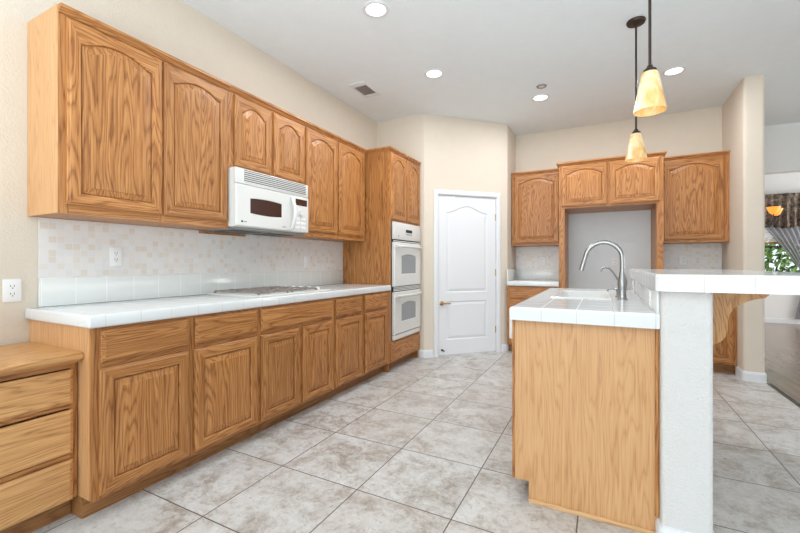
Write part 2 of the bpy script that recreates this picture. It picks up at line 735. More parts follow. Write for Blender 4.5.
boxm('window_pane', (WX0 + fw, WY + 0.045, WZ0 + fw), (WX1 - fw, WY + 0.049, WZ1 - fw), M['glass'], win)
boxm('window_sill', (WX0 - 0.04, WY - 0.035, WZ0 - 0.03), (WX1 + 0.04, WY, WZ0), M['white_paint'], win, 0.005)

BASEB = [(0, 0), (0.014, 0), (0.014, 0.075), (0.009, 0.092), (0, 0.095)]


def baseboard(name, path, side=1, prof=BASEB):
    bm = bmesh.new()
    sweep(bm, path, prof, 0, side)
    return struct(link(name, bm, M['white_paint']))


def bull(p, a, b, r=0.03, n=5):
    pl = fillet([a, p, b], {1}, r, n)
    return pl[1:-1]


baseboard('baseboard_pantry_left', [(-2.03, 4.45)] + bull(tuple(C1), (-2.65, 4.45), dp(TL)) + [dp(TL - 0.065)])
baseboard('baseboard_pantry_right', [dp(TR + 0.065)] + bull(tuple(C2), dp(TR), (-1.135, 5.9)) + [(-1.135, 5.25)])
baseboard('baseboard_pier', [(1.247, 5.26)] + bull((1.247, 5.055), (1.247, 6.0), (1.414, 5.055), 0.034) + bull((1.414, 5.055), (1.247, 5.055), (1.414, 6.0), 0.034) + [(1.414, 7.0)])
baseboard('baseboard_dining', [(1.44, 10.25), (6.2, 10.25)], 1)

# ------------------------------------------------------------------ pantry door
ang = math.atan2(DU.y, DU.x)
dl = bpy.data.objects.new('door_1', None)
COL.objects.link(dl)
dl.location = (C1.x, C1.y, 0)
dl.rotation_euler = (0, 0, ang)
struct(dl)
# local frame: x along the wall, front -y
x0, x1, z0, z1, yf = 0.198, 1.022, 0.012, 2.032, 0.012


def arch_loop(a0, a1, b0, b1, y, rise, N=8, K=20):
    out = []
    for i in range(N):
        out.append((a0 + (a1 - a0) * i / N, y, b0))
    for i in range(N):
        out.append((a1, y, b0 + (b1 - b0) * i / N))
    for i in range(K):
        s_ = i / K
        out.append((a1 + (a0 - a1) * s_, y, b1 + rise * 0.5 * (1 - cos(2 * pi * s_))))
    for i in range(N):
        out.append((a0, y, b1 + (b0 - b1) * i / N))
    return out


zsplit = 0.745
pnl = [(x0 + 0.115, x1 - 0.125, 0.80, 1.825, 0.085, zsplit, z1), (x0 + 0.115, x1 - 0.125, 0.20, 0.69, 0.0, z0, zsplit)]
bm = bmesh.new()
for a0, a1, b0, b1, rise, o0, o1 in pnl:
    def A(d, y):
        return arch_loop(a0 + d, a1 - d, b0 + d, b1 - d, yf + y, rise)
    ou = arch_loop(x0, x1, o0, o1, yf, 0.0)
    ob = arch_loop(x0, x1, o0, o1, yf + 0.035, 0.0)
    loops(bm, [ob, ou, A(0, 0), A(0.006, 0.004), A(0.012, 0.010), A(0.030, 0.006), A(0.045, 0.0015), A(0.05, 0.001)], cap0=True, cap1=True)
leaf = link('door_leaf', bm, M['white_paint'], dl)
bm = bmesh.new()
box(bm, (TL, 0.0, 0), (x0 - 0.003, 0.1, 2.045))
box(bm, (x1 + 0.003, 0.0, 0), (TR, 0.1, 2.045))
box(bm, (TL, 0.0, z1 + 0.003), (TR, 0.1, 2.045))
link('door_jamb', bm, M['white_paint'], dl)
bm = bmesh.new()
cs = [(0.0, 0.0), (-0.012, 0.0), (-0.018, 0.012), (-0.018, 0.045), (-0.010, 0.060), (0.0, 0.060)]     # (y, outward)
inn = 0.004
path = [((TL + inn, 0), (-1, 0)), ((TL + inn, 2.045 - inn), (-1, 1)), ((TR - inn, 2.045 - inn), (1, 1)), ((TR - inn, 0), (1, 0))]
loops(bm, [[(p_[0] + d_[0] * o_, y_, p_[1] + d_[1] * o_) for y_, o_ in cs] for p_, d_ in path], 0, True, True)
tr = link('door_casing', bm, M['white_paint'], dl)
bm = bmesh.new()
kx, kz = x0 + 0.045, 0.665
lathe(bm, [(0.0, 0.0), (0.030, 0.0), (0.030, -0.006), (0.022, -0.012), (0.012, -0.014), (0.011, -0.045), (0.0, -0.047)], (kx, yf, kz), 20, axis='y', cap=False)
tube(bm, [(kx, yf - 0.04, kz), (kx + 0.03, yf - 0.042, kz + 0.002), (kx + 0.075, yf - 0.042, kz + 0.002), (kx + 0.11, yf - 0.036, kz - 0.004)], [0.011, 0.010, 0.009, 0.006], 10)
link('door_lever', bm, M['brass'], dl, True)
for hz in (0.30, 1.05, 1.78):
    bm = bmesh.new()
    lathe(bm, [(0.006, 0.0), (0.006, 0.09)], (x1 + 0.002, yf - 0.005, hz - 0.045), 10)
    box(bm, (x1 - 0.006, yf - 0.002, hz - 0.045), (x1 + 0.002, yf, hz + 0.045))
    link('hinge', bm, M['brass'], dl)
for hx in (0.40, 0.79):
    bm = bmesh.new()
    box(bm, (hx, yf - 0.004, z1 - 0.045), (hx + 0.022, yf - 0.001, z1 + 0.002))
    box(bm, (hx, yf - 0.014, z1 - 0.045), (hx + 0.022, yf - 0.004, z1 - 0.038))
    link('door_hook', bm, M['white_plastic'], dl)
bm = bmesh.new()
lathe(bm, [(0.0, 0), (0.014, 0.0), (0.014, -0.004), (0.005, -0.006), (0.005, -0.045), (0.010, -0.048), (0.010, -0.058), (0.0, -0.06)], (x0 + 0.05, yf, 0.075), 12, axis='y', cap=False)
link('door_stop', bm, M['iron'], dl, True)

# ------------------------------------------------------------------ left wall: base cabinets
runs = [(0.92, 1.875, 'oak base cabinet with two doors and two drawers beside the low desk'),
        (1.875, 2.68, 'oak base cabinet under the cooktop with one wide false drawer front'),
        (2.68, 3.675, 'oak base cabinet between the cooktop cabinet and the double oven tower')]


def base_front(r, W_, doors, drawers, xs):
    face_frame(r, W_, 0.10, CT0, xs, [(0.10, 0.13), (0.680, 0.72), (0.862, CT0)])
    for a, b in doors:
        cab_door(r, a, b, 0.118, 0.690)
    for a, b in drawers:
        drawer_front(r, a, b, 0.716, 0.864)


for i, (ya, yb, lab) in enumerate(runs):
    r = thing('base_cabinet', lab, 'cabinet', (FX, ya + 0.0, 0), LEFT, 'base cabinets along the left wall')
    W_ = yb - ya
    carcass(r, W_, 0.62, 0.10, CT0, side=M['oak_panel'] if i == 0 else M['oak_v'])
    if i == 0:
        base_front(r, W_, [(0.026, 0.455), (0.489, 0.935)], [(0.032, 0.452), (0.493, 0.933)], [(0, 0.036), (0.445, 0.50), (W_ - 0.035, W_)])
    elif i == 1:
        base_front(r, W_, [(0.012, 0.382), (0.420, 0.782)], [(0.012, 0.782)], [(0, 0.03), (0.372, 0.43), (W_ - 0.035, W_)])
    else:
        base_front(r, W_, [(0.030, 0.436), (0.488, 0.917)], [(0.030, 0.436), (0.488, 0.917)], [(0, 0.04), (0.426, 0.50), (W_ - 0.085, W_)])
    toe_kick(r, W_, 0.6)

# countertop along the left wall
bm = bmesh.new()
box(bm, (-2.648, 0.900, CT0), (-2.008, 3.673, CT1), 0, 0.012, 3)
o_ = link('tiled_countertop', bm, M['tile'], smooth=True)
tag(o_, 'long white tiled countertop on the left wall cabinets holding the cooktop', 'countertop')
bm = bmesh.new()
box(bm, (-2.648, 0.955, CT1), (-2.636, 3.673, 1.092), 0, 0.003)
o_ = thing('tile_backsplash', 'cream stone mosaic backsplash above white splash tiles on the left wall', 'backsplash')
link('splash_tile_course', bm, M['tile_h'], o_, smooth=True)
boxm('stone_mosaic', (-2.648, 0.955, 1.092), (-2.641, 3.673, 1.413), M['mosaic_y'], o_)

# ------------------------------------------------------------------ left wall: wall cabinets
UZ0, UZ1 = 1.415, 2.395
ulist = [(0.916, 1.880, UZ0, [(0.030, 0.492), (0.507, 0.947)], 'oak wall cabinet with two arched doors at the near left end, above the outlet'),
         (1.880, 2.668, 1.846, [(0.045, 0.389), (0.417, 0.771)], 'short oak wall cabinet with two small arched doors above the microwave'),
         (2.668, 3.648, UZ0, [(0.012, 0.460), (0.490, 0.932)], 'oak wall cabinet with two arched doors between microwave and oven tower')]
for ya, yb, zb, doors, lab in ulist:
    r = thing('wall_cabinet', lab, 'cabinet', (UX, ya, 0), LEFT, 'wall cabinets along the left wall')
    W_ = yb - ya
    carcass(r, W_, 0.318, zb, UZ1, side=M['oak_v'])
    if ya < 1:
        boxm('finished_end_panel', (-0.004, 0.0, zb), (0.0, 0.318, 2.419), M['oak_panel'], r)
    xs = [(0, doors[0][0] + 0.012), (doors[0][1] - 0.012, doors[1][0] + 0.012), (doors[1][1] - 0.012, W_)]
    face_frame(r, W_, zb, UZ1, xs, [(zb, zb + 0.055), (UZ1 - 0.05, UZ1)])
    for a, b in doors:
        cab_door(r, a, b, zb + (0.045 if zb < 1.6 else 0.022), 2.372, arch=0.048 if zb < 1.6 and ya < 1 else 0.055)
    crown(r, [(0, 0), (W_, 0)])

# ------------------------------------------------------------------ oven tower
TY0, TY1 = 3.675, 4.432
TW = TY1 - TY0
r = thing('oven_tower_cabinet', 'tall oak cabinet at the end of the left wall housing the double oven', 'cabinet', (FX, TY0, 0), LEFT)
bm = bmesh.new()
D = 0.618
box(bm, (0, 0.02, 0.0), (0.018, D, UZ1))
box(bm, (TW - 0.018, 0.02, 0.0), (TW, D, UZ1))
box(bm, (0.018, 0.02, UZ1 - 0.018), (TW - 0.018, D, UZ1))
box(bm, (0.018, D - 0.008, 0.1), (TW - 0.018, D, UZ1 - 0.018))
box(bm, (0.018, 0.02, 0.31), (TW - 0.018, D - 0.01, 0.328))
box(bm, (0.018, 0.02, 1.632), (TW - 0.018, D - 0.01, 1.65))
link('carcass', bm, M['oak_v'], r)
bm = bmesh.new()
for a, b in ((0, 0.028), (TW - 0.022, TW)):
    box(bm, (a, 0, 0.10), (b, 0.02, UZ1), 0)
for a, b in ((0.10, 0.13), (0.305, 0.33), (1.628, 1.66), (UZ1 - 0.04, UZ1)):
    box(bm, (0.028, 0.0005, a), (TW - 0.022, 0.0195, b), 1)
box(bm, (TW / 2 - 0.02, 0.0008, 1.66), (TW / 2 + 0.02, 0.019, UZ1 - 0.04), 0)
link('face_frame', bm, [M['oak_v'], M['oak_h']], r)
cab_door(r, 0.014, 0.372, 1.648, 2.372, arch=0.06)
cab_door(r, 0.384, TW - 0.010, 1.648, 2.372, arch=0.06)
drawer_front(r, 0.012, TW - 0.012, 0.118, 0.312)
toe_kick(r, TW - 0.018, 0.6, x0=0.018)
crown(r, [(0, 0.298), (0, 0), (TW - 0.002, 0)])
boxm('filler_strip', (TW, 0.004, 0.10), (TW + 0.016, 0.02, 2.419), M['oak_v'], r)

# double oven: front stands proud of the tower face
r = thing('double_wall_oven', 'white double wall oven with two grey windowed doors in the oak tower', 'oven', (FX, TY0, 0), LEFT)
ox0, ox1 = 0.048, TW - 0.024
boxm('oven_body', (ox0 + 0.01, 0.002, 0.335), (ox1 - 0.01, 0.55, 1.622), M['grey'], r)


def vframe(name, a0, a1, b0, b1, y0, y1, mat, bev=0.006):
    return boxm(name, (a0, y0, b0), (a1, y1, b1), mat, r, bev)


cp = vframe('control_panel', ox0, ox1, 1.435, 1.625, -0.030, 0.002, M['white_enamel'])
boxm('clock_display', (0.33, -0.0315, 1.522), (0.49, -0.0295, 1.556), M['dark'], cp)
for q in range(6):
    bm = bmesh.new()
    bx = 0.335 + q * 0.027
    box(bm, (bx, -0.0312, 1.495), (bx + 0.018, -0.0298, 1.507))
    link('touch_button', bm, M['grey'], cp)
for za, zb in ((0.918, 1.405), (0.395, 0.858)):
    bm = bmesh.new()
    # door with a bowed window opening
    fy, by = -0.034, 0.0
    H_ = zb - za
    wx0, wx1, wz0, wz1 = ox0 + 0.165, ox1 - 0.135, za + H_ * 0.27, za + H_ * 0.74

    def L_(a0, a1, b0, b1, y, rise=0.0):
        return rect_loop(a0, a1, b0, b1, y, 8, rise, 16)
    loops(bm, [L_(ox0 + 0.004, ox1 - 0.004, za, zb, by), L_(ox0 + 0.004, ox1 - 0.004, za, zb, fy + 0.008), L_(ox0 + 0.012, ox1 - 0.012, za + 0.008, zb - 0.008, fy),
               L_(wx0, wx1, wz0, wz1, fy, 0.02), L_(wx0 + 0.006, wx1 - 0.006, wz0 + 0.006, wz1 - 0.006, fy + 0.006, 0.02)], cap0=True)
    d = link('oven_door', bm, M['white_enamel'], r)
    bm = bmesh.new()
    loops(bm, [L_(wx0 + 0.005, wx1 - 0.005, wz0 + 0.005, wz1 - 0.005, fy + 0.0052, 0.02), L_(wx0 + 0.02, wx1 - 0.02, wz0 + 0.02, wz1 - 0.02, fy + 0.005, 0.02)], cap1=True)
    link('oven_window', bm, M['oven_glass'], d)
    bm = bmesh.new()
    hz = zb - 0.045
    pts = []
    for i in range(13):
        s_ = i / 12
        pts.append((ox0 + 0.03 + (ox1 - ox0 - 0.06) * s_, fy - 0.012 - 0.045 * sin(pi * s_), hz))
    tube(bm, pts, 0.016, 10)
    for xx in (ox0 + 0.04, ox1 - 0.04):
        box(bm, (xx - 0.016, fy - 0.02, hz - 0.014), (xx + 0.016, fy, hz + 0.014))
    link('oven_handle', bm, M['white_enamel'], d, True)
for sa, sb, zs in ((1.405, 1.435, (1.412,)), (0.858, 0.918, (0.868, 0.884, 0.900))):
    g = boxm('vent_slot', (ox0 + 0.006, -0.012, sa), (ox1 - 0.006, 0.0018, sb), M['dark'], r)
    for zz in zs:
        boxm('vent_slat', (ox0 + 0.012, -0.022, zz), (ox1 - 0.012, -0.0125, zz + 0.010), M['white_enamel'], g)
vframe('bottom_trim', ox0, ox1, 0.335, 0.388, -0.026, 0.002, M['white_enamel'])
bm = bmesh.new()
lathe(bm, [(0.0, 0.0), (0.008, 0.0), (0.008, -0.002), (0.0, -0.002)], (ox0 + 0.10, -0.030, 1.472), 12, axis='y', cap=False)
link('maker_badge', bm, M['grey'], r)

# ------------------------------------------------------------------ microwave
MY0, MY1, MZ0, MZ1 = 1.882, 2.638, 1.418, 1.844
r = thing('microwave', 'white over-the-range microwave with brown glass window above the cooktop', 'microwave', (-2.26, MY0, 0), LEFT)
MW = MY1 - MY0
boxm('body', (0, 0.024, MZ0 + 0.012), (MW, 0.385, MZ1), M['white_enamel'], r, 0.006)
# top louvre panel
bm = bmesh.new()
lp = boxm('louvre_panel', (0, 0.0, 1.735), (MW, 0.0238, MZ1), M['white_enamel'], r, 0.006)
for q in range(6):
    zz = 1.750 + q * 0.0145
    boxm('louvre', (0.075, -0.0045, zz), (MW - 0.03, 0.0, zz + 0.006), M['white_enamel'], lp)
    boxm('louvre_gap', (0.075, -0.0006, zz + 0.0065), (MW - 0.03, 0.0, zz + 0.0135), M['duct'], lp)
bm = bmesh.new()
dx1 = 0.565
fy = -0.004


def ML(a0, a1, b0, b1, y, rise=0.0):
    return rect_loop(a0, a1, b0, b1, y, 8, rise, 16)


def bow(a0, a1, b0, b1, y, bw):
    pts = rect_loop(a0, a1, b0, b1, y, 12, 0.0, 16)
    xm, hw, zm = (a0 + a1) / 2, (a1 - a0) / 2, (b0 + b1) / 2
    return [(x, yy, z + (bw if z > zm else -bw) * (1 - ((x - xm) / hw) ** 2) * abs(z - zm) / ((b1 - b0) / 2)) for x, yy, z in pts]


za, zb = MZ0 + 0.016, 1.732
loops(bm, [bow(0.002, dx1, za, zb, 0.0236, 0), bow(0.002, dx1, za, zb, fy + 0.008, 0), bow(0.012, dx1 - 0.006, za + 0.008, zb - 0.006, fy, 0),
           bow(0.126, 0.442, 1.532, 1.642, fy, 0.008), bow(0.129, 0.439, 1.535, 1.639, fy + 0.004, 0.008)], cap0=True)
d = link('door', bm, M['white_enamel'], r)
bm = bmesh.new()
loops(bm, [bow(0.128, 0.440, 1.534, 1.640, fy + 0.0035, 0.008), bow(0.136, 0.432, 1.542, 1.632, fy + 0.003, 0.008)], cap1=True)
link('window_glass', bm, M['dark_glass'], d)
bm = bmesh.new()
pts = [(0.545, fy - 0.004 - 0.040 * sin(pi * i / 12), 1.450 + 0.265 * i / 12) for i in range(13)]
tube(bm, pts, [0.012] + [0.014] * 11 + [0.012], 10)
link('handle', bm, M['white_enamel'], d, True)
boxm('maker_badge', (0.045, fy - 0.001, 1.462), (0.062, fy, 1.474), M['dark'], d)
boxm('maker_lettering', (0.068, fy - 0.001, 1.464), (0.094, fy, 1.471), M['grey'], d)
boxm('model_lettering', (0.445, fy - 0.001, 1.458), (0.480, fy, 1.465), M['grey'], d)
cp = boxm('control_panel', (dx1 + 0.003, -0.003, za), (MW - 0.001, 0.0236, zb), M['white_enamel'], r, 0.005)
boxm('display', (dx1 + 0.030, -0.0045, 1.655), (MW - 0.022, -0.0028, 1.708), M['dark_glass'], cp)
bm = bmesh.new()
lathe(bm, [(0.0, 0.0), (0.030, 0.0), (0.027, -0.016), (0.024, -0.019), (0.0, -0.019)], (dx1 + 0.093, -0.003, 1.595), 24, axis='y', cap=False)
link('dial', bm, M['white_enamel'], cp, True)
for q in range(3):
    for c_ in range(2):
        zz = 1.532 - q * 0.036
        bx = dx1 + 0.022 + c_ * 0.072
        boxm('button', (bx, -0.0048, zz), (bx + 0.058, -0.0028, zz + 0.022), M['white_plastic'], cp, 0.001)
for q in range(4):
    boxm('small_button', (dx1 + 0.022, -0.0045, 1.572 + q * 0.017), (dx1 + 0.038, -0.0028, 1.580 + q * 0.017), M['grey'], cp)
boxm('mounting_rail', (-0.005, 0.360, 1.392), (0.40, 0.3805, 1.4075), M['oak_h'], r)
un = boxm('underside_grille', (0.012, 0.03, MZ0 - 0.004), (MW - 0.012, 0.375, MZ0 + 0.0115), M['grey'], r, 0.003)
for q in range(2):
    boxm('grease_filter', (0.06 + q * 0.36, 0.10, MZ0 - 0.010), (0.32 + q * 0.36, 0.30, MZ0 - 0.0042), M['duct'], un, 0.002)

# ------------------------------------------------------------------ cooktop
r = thing('cooktop', 'white gas cooktop with grey grates set in the left countertop', 'cooktop', (0, 0, 0))
cx0, cx1, cy0, cy1, cz = -2.565, -2.040, 1.895, 2.665, CT1
bm = bmesh.new()
box(bm, (cx0, cy0, cz), (cx1, cy1, cz + 0.012), 0, 0.004, 2)
link('glass_top', bm, M['white_enamel'], r, smooth=True)
bpos = [(-2.44, 2.06), (-2.19, 2.06), (-2.44, 2.42), (-2.19, 2.42)]
for bx, by in bpos:
    bm = bmesh.new()
    lathe(bm, [(0.055, 0.0), (0.055, 0.003), (0.036, 0.004), (0.036, 0.007), (0.030, 0.009), (0.0, 0.009)], (bx, by, cz + 0.012), 20, cap=False)
    b = link('burner', bm, M['grey'], r, True)
    bm = bmesh.new()
    lathe(bm, [(0.028, 0.0), (0.028, 0.005), (0.0, 0.006)], (bx, by, cz + 0.0212), 20, cap=False)
    link('burner_cap', bm, M['iron'], b, True)
for gy0, gy1 in ((1.935, 2.215), (2.265, 2.545)):
    bm = bmesh.new()
    gz = cz + 0.022
    gx0, gx1 = cx0 + 0.025, cx1 - 0.055
    for yy in (gy0, gy1):
        box(bm, (gx0, yy - 0.005, gz), (gx1, yy + 0.005, gz + 0.010))
    for xx in (gx0, (gx0 + gx1) / 2, gx1):
        box(bm, (xx - 0.005, gy0, gz + 0.0003), (xx + 0.005, gy1, gz + 0.0097))
    for xx in (bpos[0][0], bpos[1][0]):
        ym = (gy0 + gy1) / 2
        box(bm, (xx - 0.004, gy0, gz), (xx + 0.004, ym - 0.03, gz + 0.012))
        box(bm, (xx - 0.004, ym + 0.03, gz), (xx + 0.004, gy1, gz + 0.012))
        box(bm, (xx - 0.11, ym - 0.004, gz), (xx - 0.03, ym + 0.004, gz + 0.012))
        box(bm, (xx + 0.03, ym - 0.004, gz), (xx + 0.11, ym + 0.004, gz + 0.012))
    for xx in (gx0, gx1):
        for yy in (gy0, gy1):
            box(bm, (xx - 0.007, yy - 0.007, cz + 0.012), (xx + 0.007, yy + 0.007, gz))
    link('grate', bm, M['grate'], r)
for q in range(5):
    bm = bmesh.new()
    lathe(bm, [(0.020, 0.0), (0.020, 0.006), (0.015, 0.022), (0.0, 0.023)], (-2.50 + q * 0.09, 2.612, cz + 0.012), 16, cap=False)
    link('knob', bm, M['white_plastic'], r, True)

# ------------------------------------------------------------------ desk
r = thing('desk', 'low oak desk with three drawers at the left edge beside the base cabinets', 'desk', (-2.150, -0.60, 0), LEFT)
DW = 0.918 + 0.60
bm = bmesh.new()
DT = [(0.0, 0.722), (0.030, 0.722), (0.036, 0.730), (0.050, 0.736), (0.056, 0.744), (0.056, 0.758), (0.050, 0.766), (0.0, 0.766)]
sweep(bm, [(0, 0), (DW - 0.001, 0)], DT, 0)
box(bm, (0, 0, 0.7225), (DW - 0.001, 0.483, 0.766))
link('desktop', bm, M['oak_desk_lit'], r)
px0 = DW - 0.47
bm = bmesh.new()
box(bm, (px0, 0.02, 0.10), (px0 + 0.018, 0.48, 0.722))
box(bm, (DW - 0.02, 0.02, 0.10), (DW - 0.002, 0.48, 0.722))
box(bm, (px0 + 0.018, 0.46, 0.10), (DW - 0.02, 0.48, 0.722))
box(bm, (px0 + 0.018, 0.02, 0.10), (DW - 0.02, 0.46, 0.118))
link('pedestal', bm, M['oak_v'], r)
bm = bmesh.new()
box(bm, (px0, 0, 0.10), (px0 + 0.03, 0.02, 0.722), 0)
box(bm, (DW - 0.03, 0, 0.10), (DW - 0.002, 0.02, 0.722), 0)
for a, b in ((0.10, 0.12), (0.285, 0.305), (0.515, 0.535), (0.695, 0.722)):
    box(bm, (px0 + 0.03, 0.0005, a), (DW - 0.03, 0.0195, b), 1)
link('face_frame', bm, [M['oak_v'], M['oak_h']], r)
for a, b in ((0.088, 0.283), (0.300, 0.508), (0.525, 0.690)):
    drawer_front(r, px0 + 0.012, DW - 0.022, a + 0.012, b, mat=M['oak_desk_lit'])
boxm('end_panel', (0.0, 0.02, 0.0), (0.02, 0.48, 0.722), M['oak_v'], r)
bm = bmesh.new()
box(bm, (px0, 0.06, 0.0), (DW - 0.002, 0.076, 0.0995))
link('toe_kick', bm, M['kick'], r)

# ------------------------------------------------------------------ back wall cabinets
BX0, BX1 = -1.127, 1.2455
FRX0, FRX1 = -0.488, 0.602      # refrigerator surround outer faces
FRY = 5.25
r = thing('wall_cabinet', 'oak wall cabinet with one arched door beside the pantry, left of the refrigerator alcove', 'cabinet', (BX0, 5.54, 0), 0, 'wall cabinets on the back wall')
W_ = FRX0 - BX0
carcass(r, W_, 0.309, UZ0, UZ1)
face_frame(r, W_, UZ0, UZ1, [(0, 0.055), (W_ - 0.05, W_)], [(UZ0, UZ0 + 0.055), (UZ1 - 0.05, UZ1)])
cab_door(r, 0.040, W_ - 0.025, UZ0 + 0.03, 2.372, arch=0.06)
crown(r, [(0, 0), (W_, 0)])
r = thing('wall_cabinet', 'oak wall cabinet with one arched door against the pier right of the refrigerator alcove', 'cabinet', (FRX1, 5.54, 0), 0, 'wall cabinets on the back wall')
W_ = BX1 - FRX1
carcass(r, W_, 0.309, UZ0, UZ1)
face_frame(r, W_, UZ0, UZ1, [(0, 0.055), (W_ - 0.05, W_)], [(UZ0, UZ0 + 0.055), (UZ1 - 0.05, UZ1)])
cab_door(r, 0.030, W_ - 0.045, UZ0 + 0.03, 2.372, arch=0.06)
crown(r, [(0, 0), (W_, 0)])

r = thing('refrigerator_cabinet', 'oak cabinet with two short arched doors framing the empty refrigerator alcove', 'cabinet', (FRX0, FRY, 0), 0)
W_ = FRX1 - FRX0
boxm('side_panel', (0, 0, 0), (0.065, 0.598, UZ1), M['oak_v'], r)
boxm('side_panel', (W_ - 0.065, 0, 0), (W_, 0.598, UZ1), M['oak_v'], r)
bm = bmesh.new()
box(bm, (0.065, 0.02, 1.85), (W_ - 0.065, 0.598, 1.868))
box(bm, (0.065, 0.02, UZ1 - 0.018), (W_ - 0.065, 0.598, UZ1))
box(bm, (0.065, 0.585, 1.868), (W_ - 0.065, 0.598, UZ1 - 0.018))
link('carcass', bm, M['oak_h'], r)
bm = bmesh.new()
box(bm, (W_ / 2 - 0.025, 0, 1.85), (W_ / 2 + 0.025, 0.02, UZ1), 0)
for a, b in ((1.85, 1.885), (UZ1 - 0.05, UZ1)):
    box(bm, (0.065, 0.0005, a), (W_ / 2 - 0.025, 0.0195, b), 1)
    box(bm, (W_ / 2 + 0.025, 0.0005, a), (W_ - 0.065, 0.0195, b), 1)
link('face_frame', bm, [M['oak_v'], M['oak_h']], r)
cab_door(r, 0.030, W_ / 2 - 0.012, 1.872, 2.372, arch=0.05)
cab_door(r, W_ / 2 + 0.012, W_ - 0.030, 1.872, 2.372, arch=0.05)
crown(r, [(0, 0.235), (0, 0), (W_, 0), (W_, 0.235)])

for xa, xb, lab, clab, blab in ((BX0, FRX0, 'oak base cabinet in the corner beside the pantry', 'short white tiled countertop in the corner beside the pantry', 'grey mosaic and white tile backsplash beside the pantry'),
                                (FRX1, BX1, 'oak base cabinet against the pier seen beneath the bar', 'short white tiled countertop against the pier right of the alcove', 'grey mosaic and white tile backsplash against the pier right of the alcove')):
    r = thing('base_cabinet', lab, 'cabinet', (xa, 5.255, 0), 0, 'base cabinets on the back wall')
    W_ = xb - xa
    carcass(r, W_, 0.592, 0.10, CT0)
    base_front(r, W_, [(0.03, W_ - 0.03)], [(0.03, W_ - 0.03)], [(0, 0.04), (W_ - 0.04, W_)])
    toe_kick(r, W_, 0.58)
    bm = bmesh.new()
    box(bm, (xa + 0.001, 5.222, CT0), (xb - 0.001, 5.848, CT1), 0, 0.010, 3)
    tag(link('tiled_countertop', bm, M['tile'], smooth=True), clab, 'countertop', 'countertops on the back wall')
    r = thing('tile_backsplash', blab, 'backsplash', group='backsplashes on the back wall')
    boxm('splash_tile_course', (xa + 0.002, 5.836, CT1), (xb - 0.002, 5.849, 1.092), M['tile_h'], r, 0.003)
    if xa < 0:
        boxm('side_splash_tile', (xa - 0.0, 5.24, CT1), (xa + 0.012, 5.835, 1.092), M['tile_h'], r, 0.003)
    else:
        boxm('side_splash_tile', (xb - 0.012, 5.24, CT1), (xb, 5.835, 1.092), M['tile_h'], r, 0.003)
    boxm('stone_mosaic', (xa + 0.002, 5.842, 1.092), (xb - 0.002, 5.849, 1.413), M['mosaic_x'], r)

# ------------------------------------------------------------------ island
IX0, IX1, IY0, IY1 = -0.402, 0.214, 2.0, 3.62
ICT0, ICT1 = 0.893, 0.957
PX1, PY0 = 0.390, 1.945
BZ0, BZ1 = 1.057, 1.126
bm = bmesh.new()
pl = [(IX1, PY0), (PX1, PY0), (PX1, IY1), (IX1, IY1)]
prism(bm, fillet(pl, {0, 1, 2}, 0.022), 0, BZ0)
struct(link('wall_island', bm, M['pony'], smooth=True))
baseboard('baseboard_island', [(IX1 - 0.0, PY0 + 0.05)] + bull((IX1, PY0), (IX1, 3), (PX1, PY0), 0.022) + bull((PX1, PY0), (0, PY0), (PX1, 3), 0.022) + [(PX1, IY1)], 1,
          [(0, 0), (0.016, 0), (0.016, 0.062), (0.010, 0.080), (0, 0.083)])

r = thing('island_cabinet', 'oak island cabinet with a plain veneered end panel under the sink counter', 'cabinet', (0, 0, 0))
bm = bmesh.new()
poly = [(IX0 + 0.078, 0.0), (IX1 - 0.001, 0.0), (IX1 - 0.001, ICT0), (IX0, ICT0), (IX0, 0.10), (IX0 + 0.078, 0.10)]
loops(bm, [[(x, IY0, z) for x, z in poly], [(x, IY0 + 0.018, z) for x, z in poly]], 0, True, True)
link('end_panel', bm, M['oak_panel'], r)
bm = bmesh.new()
box(bm, (IX0 + 0.078, IY0 - 0.010, 0.0), (IX1 - 0.012, IY0, 0.020), 0, 0.003)
link('shoe_molding', bm, M['oak_light'], r)
bm = bmesh.new()
box(bm, (IX1 - 0.016, IY0 - 0.012, 0.085), (IX1 - 0.001, IY0 - 0.0005, ICT0), 0, 0.004)
link('scribe_strip', bm, M['oak_v'], r)
bm = bmesh.new()
box(bm, (IX0 - 0.001, IY0 - 0.003, 0.10), (IX0 + 0.012, IY0, ICT0), 0, 0.001)
link('edge_strip', bm, M['oak_v'], r)
bm = bmesh.new()
box(bm, (IX0 + 0.02, IY1 - 0.018, 0.10), (IX1 - 0.002, IY1, ICT0))
box(bm, (IX0 + 0.02, 2.64, 0.10), (IX1 - 0.002, 2.656, ICT0))
box(bm, (IX1 - 0.014, IY0 + 0.019, 0.10), (IX1 - 0.002, 2.64, ICT0))
box(bm, (IX1 - 0.014, 2.656, 0.10), (IX1 - 0.002, IY1 - 0.018, ICT0))
box(bm, (IX0 + 0.02, 2.656, 0.10), (IX1 - 0.016, IY1 - 0.018, 0.118))
box(bm, (IX0 + 0.078, IY0 + 0.019, 0.0), (IX0 + 0.094, IY1, 0.0995))
link('carcass', bm, M['oak_v'], r)
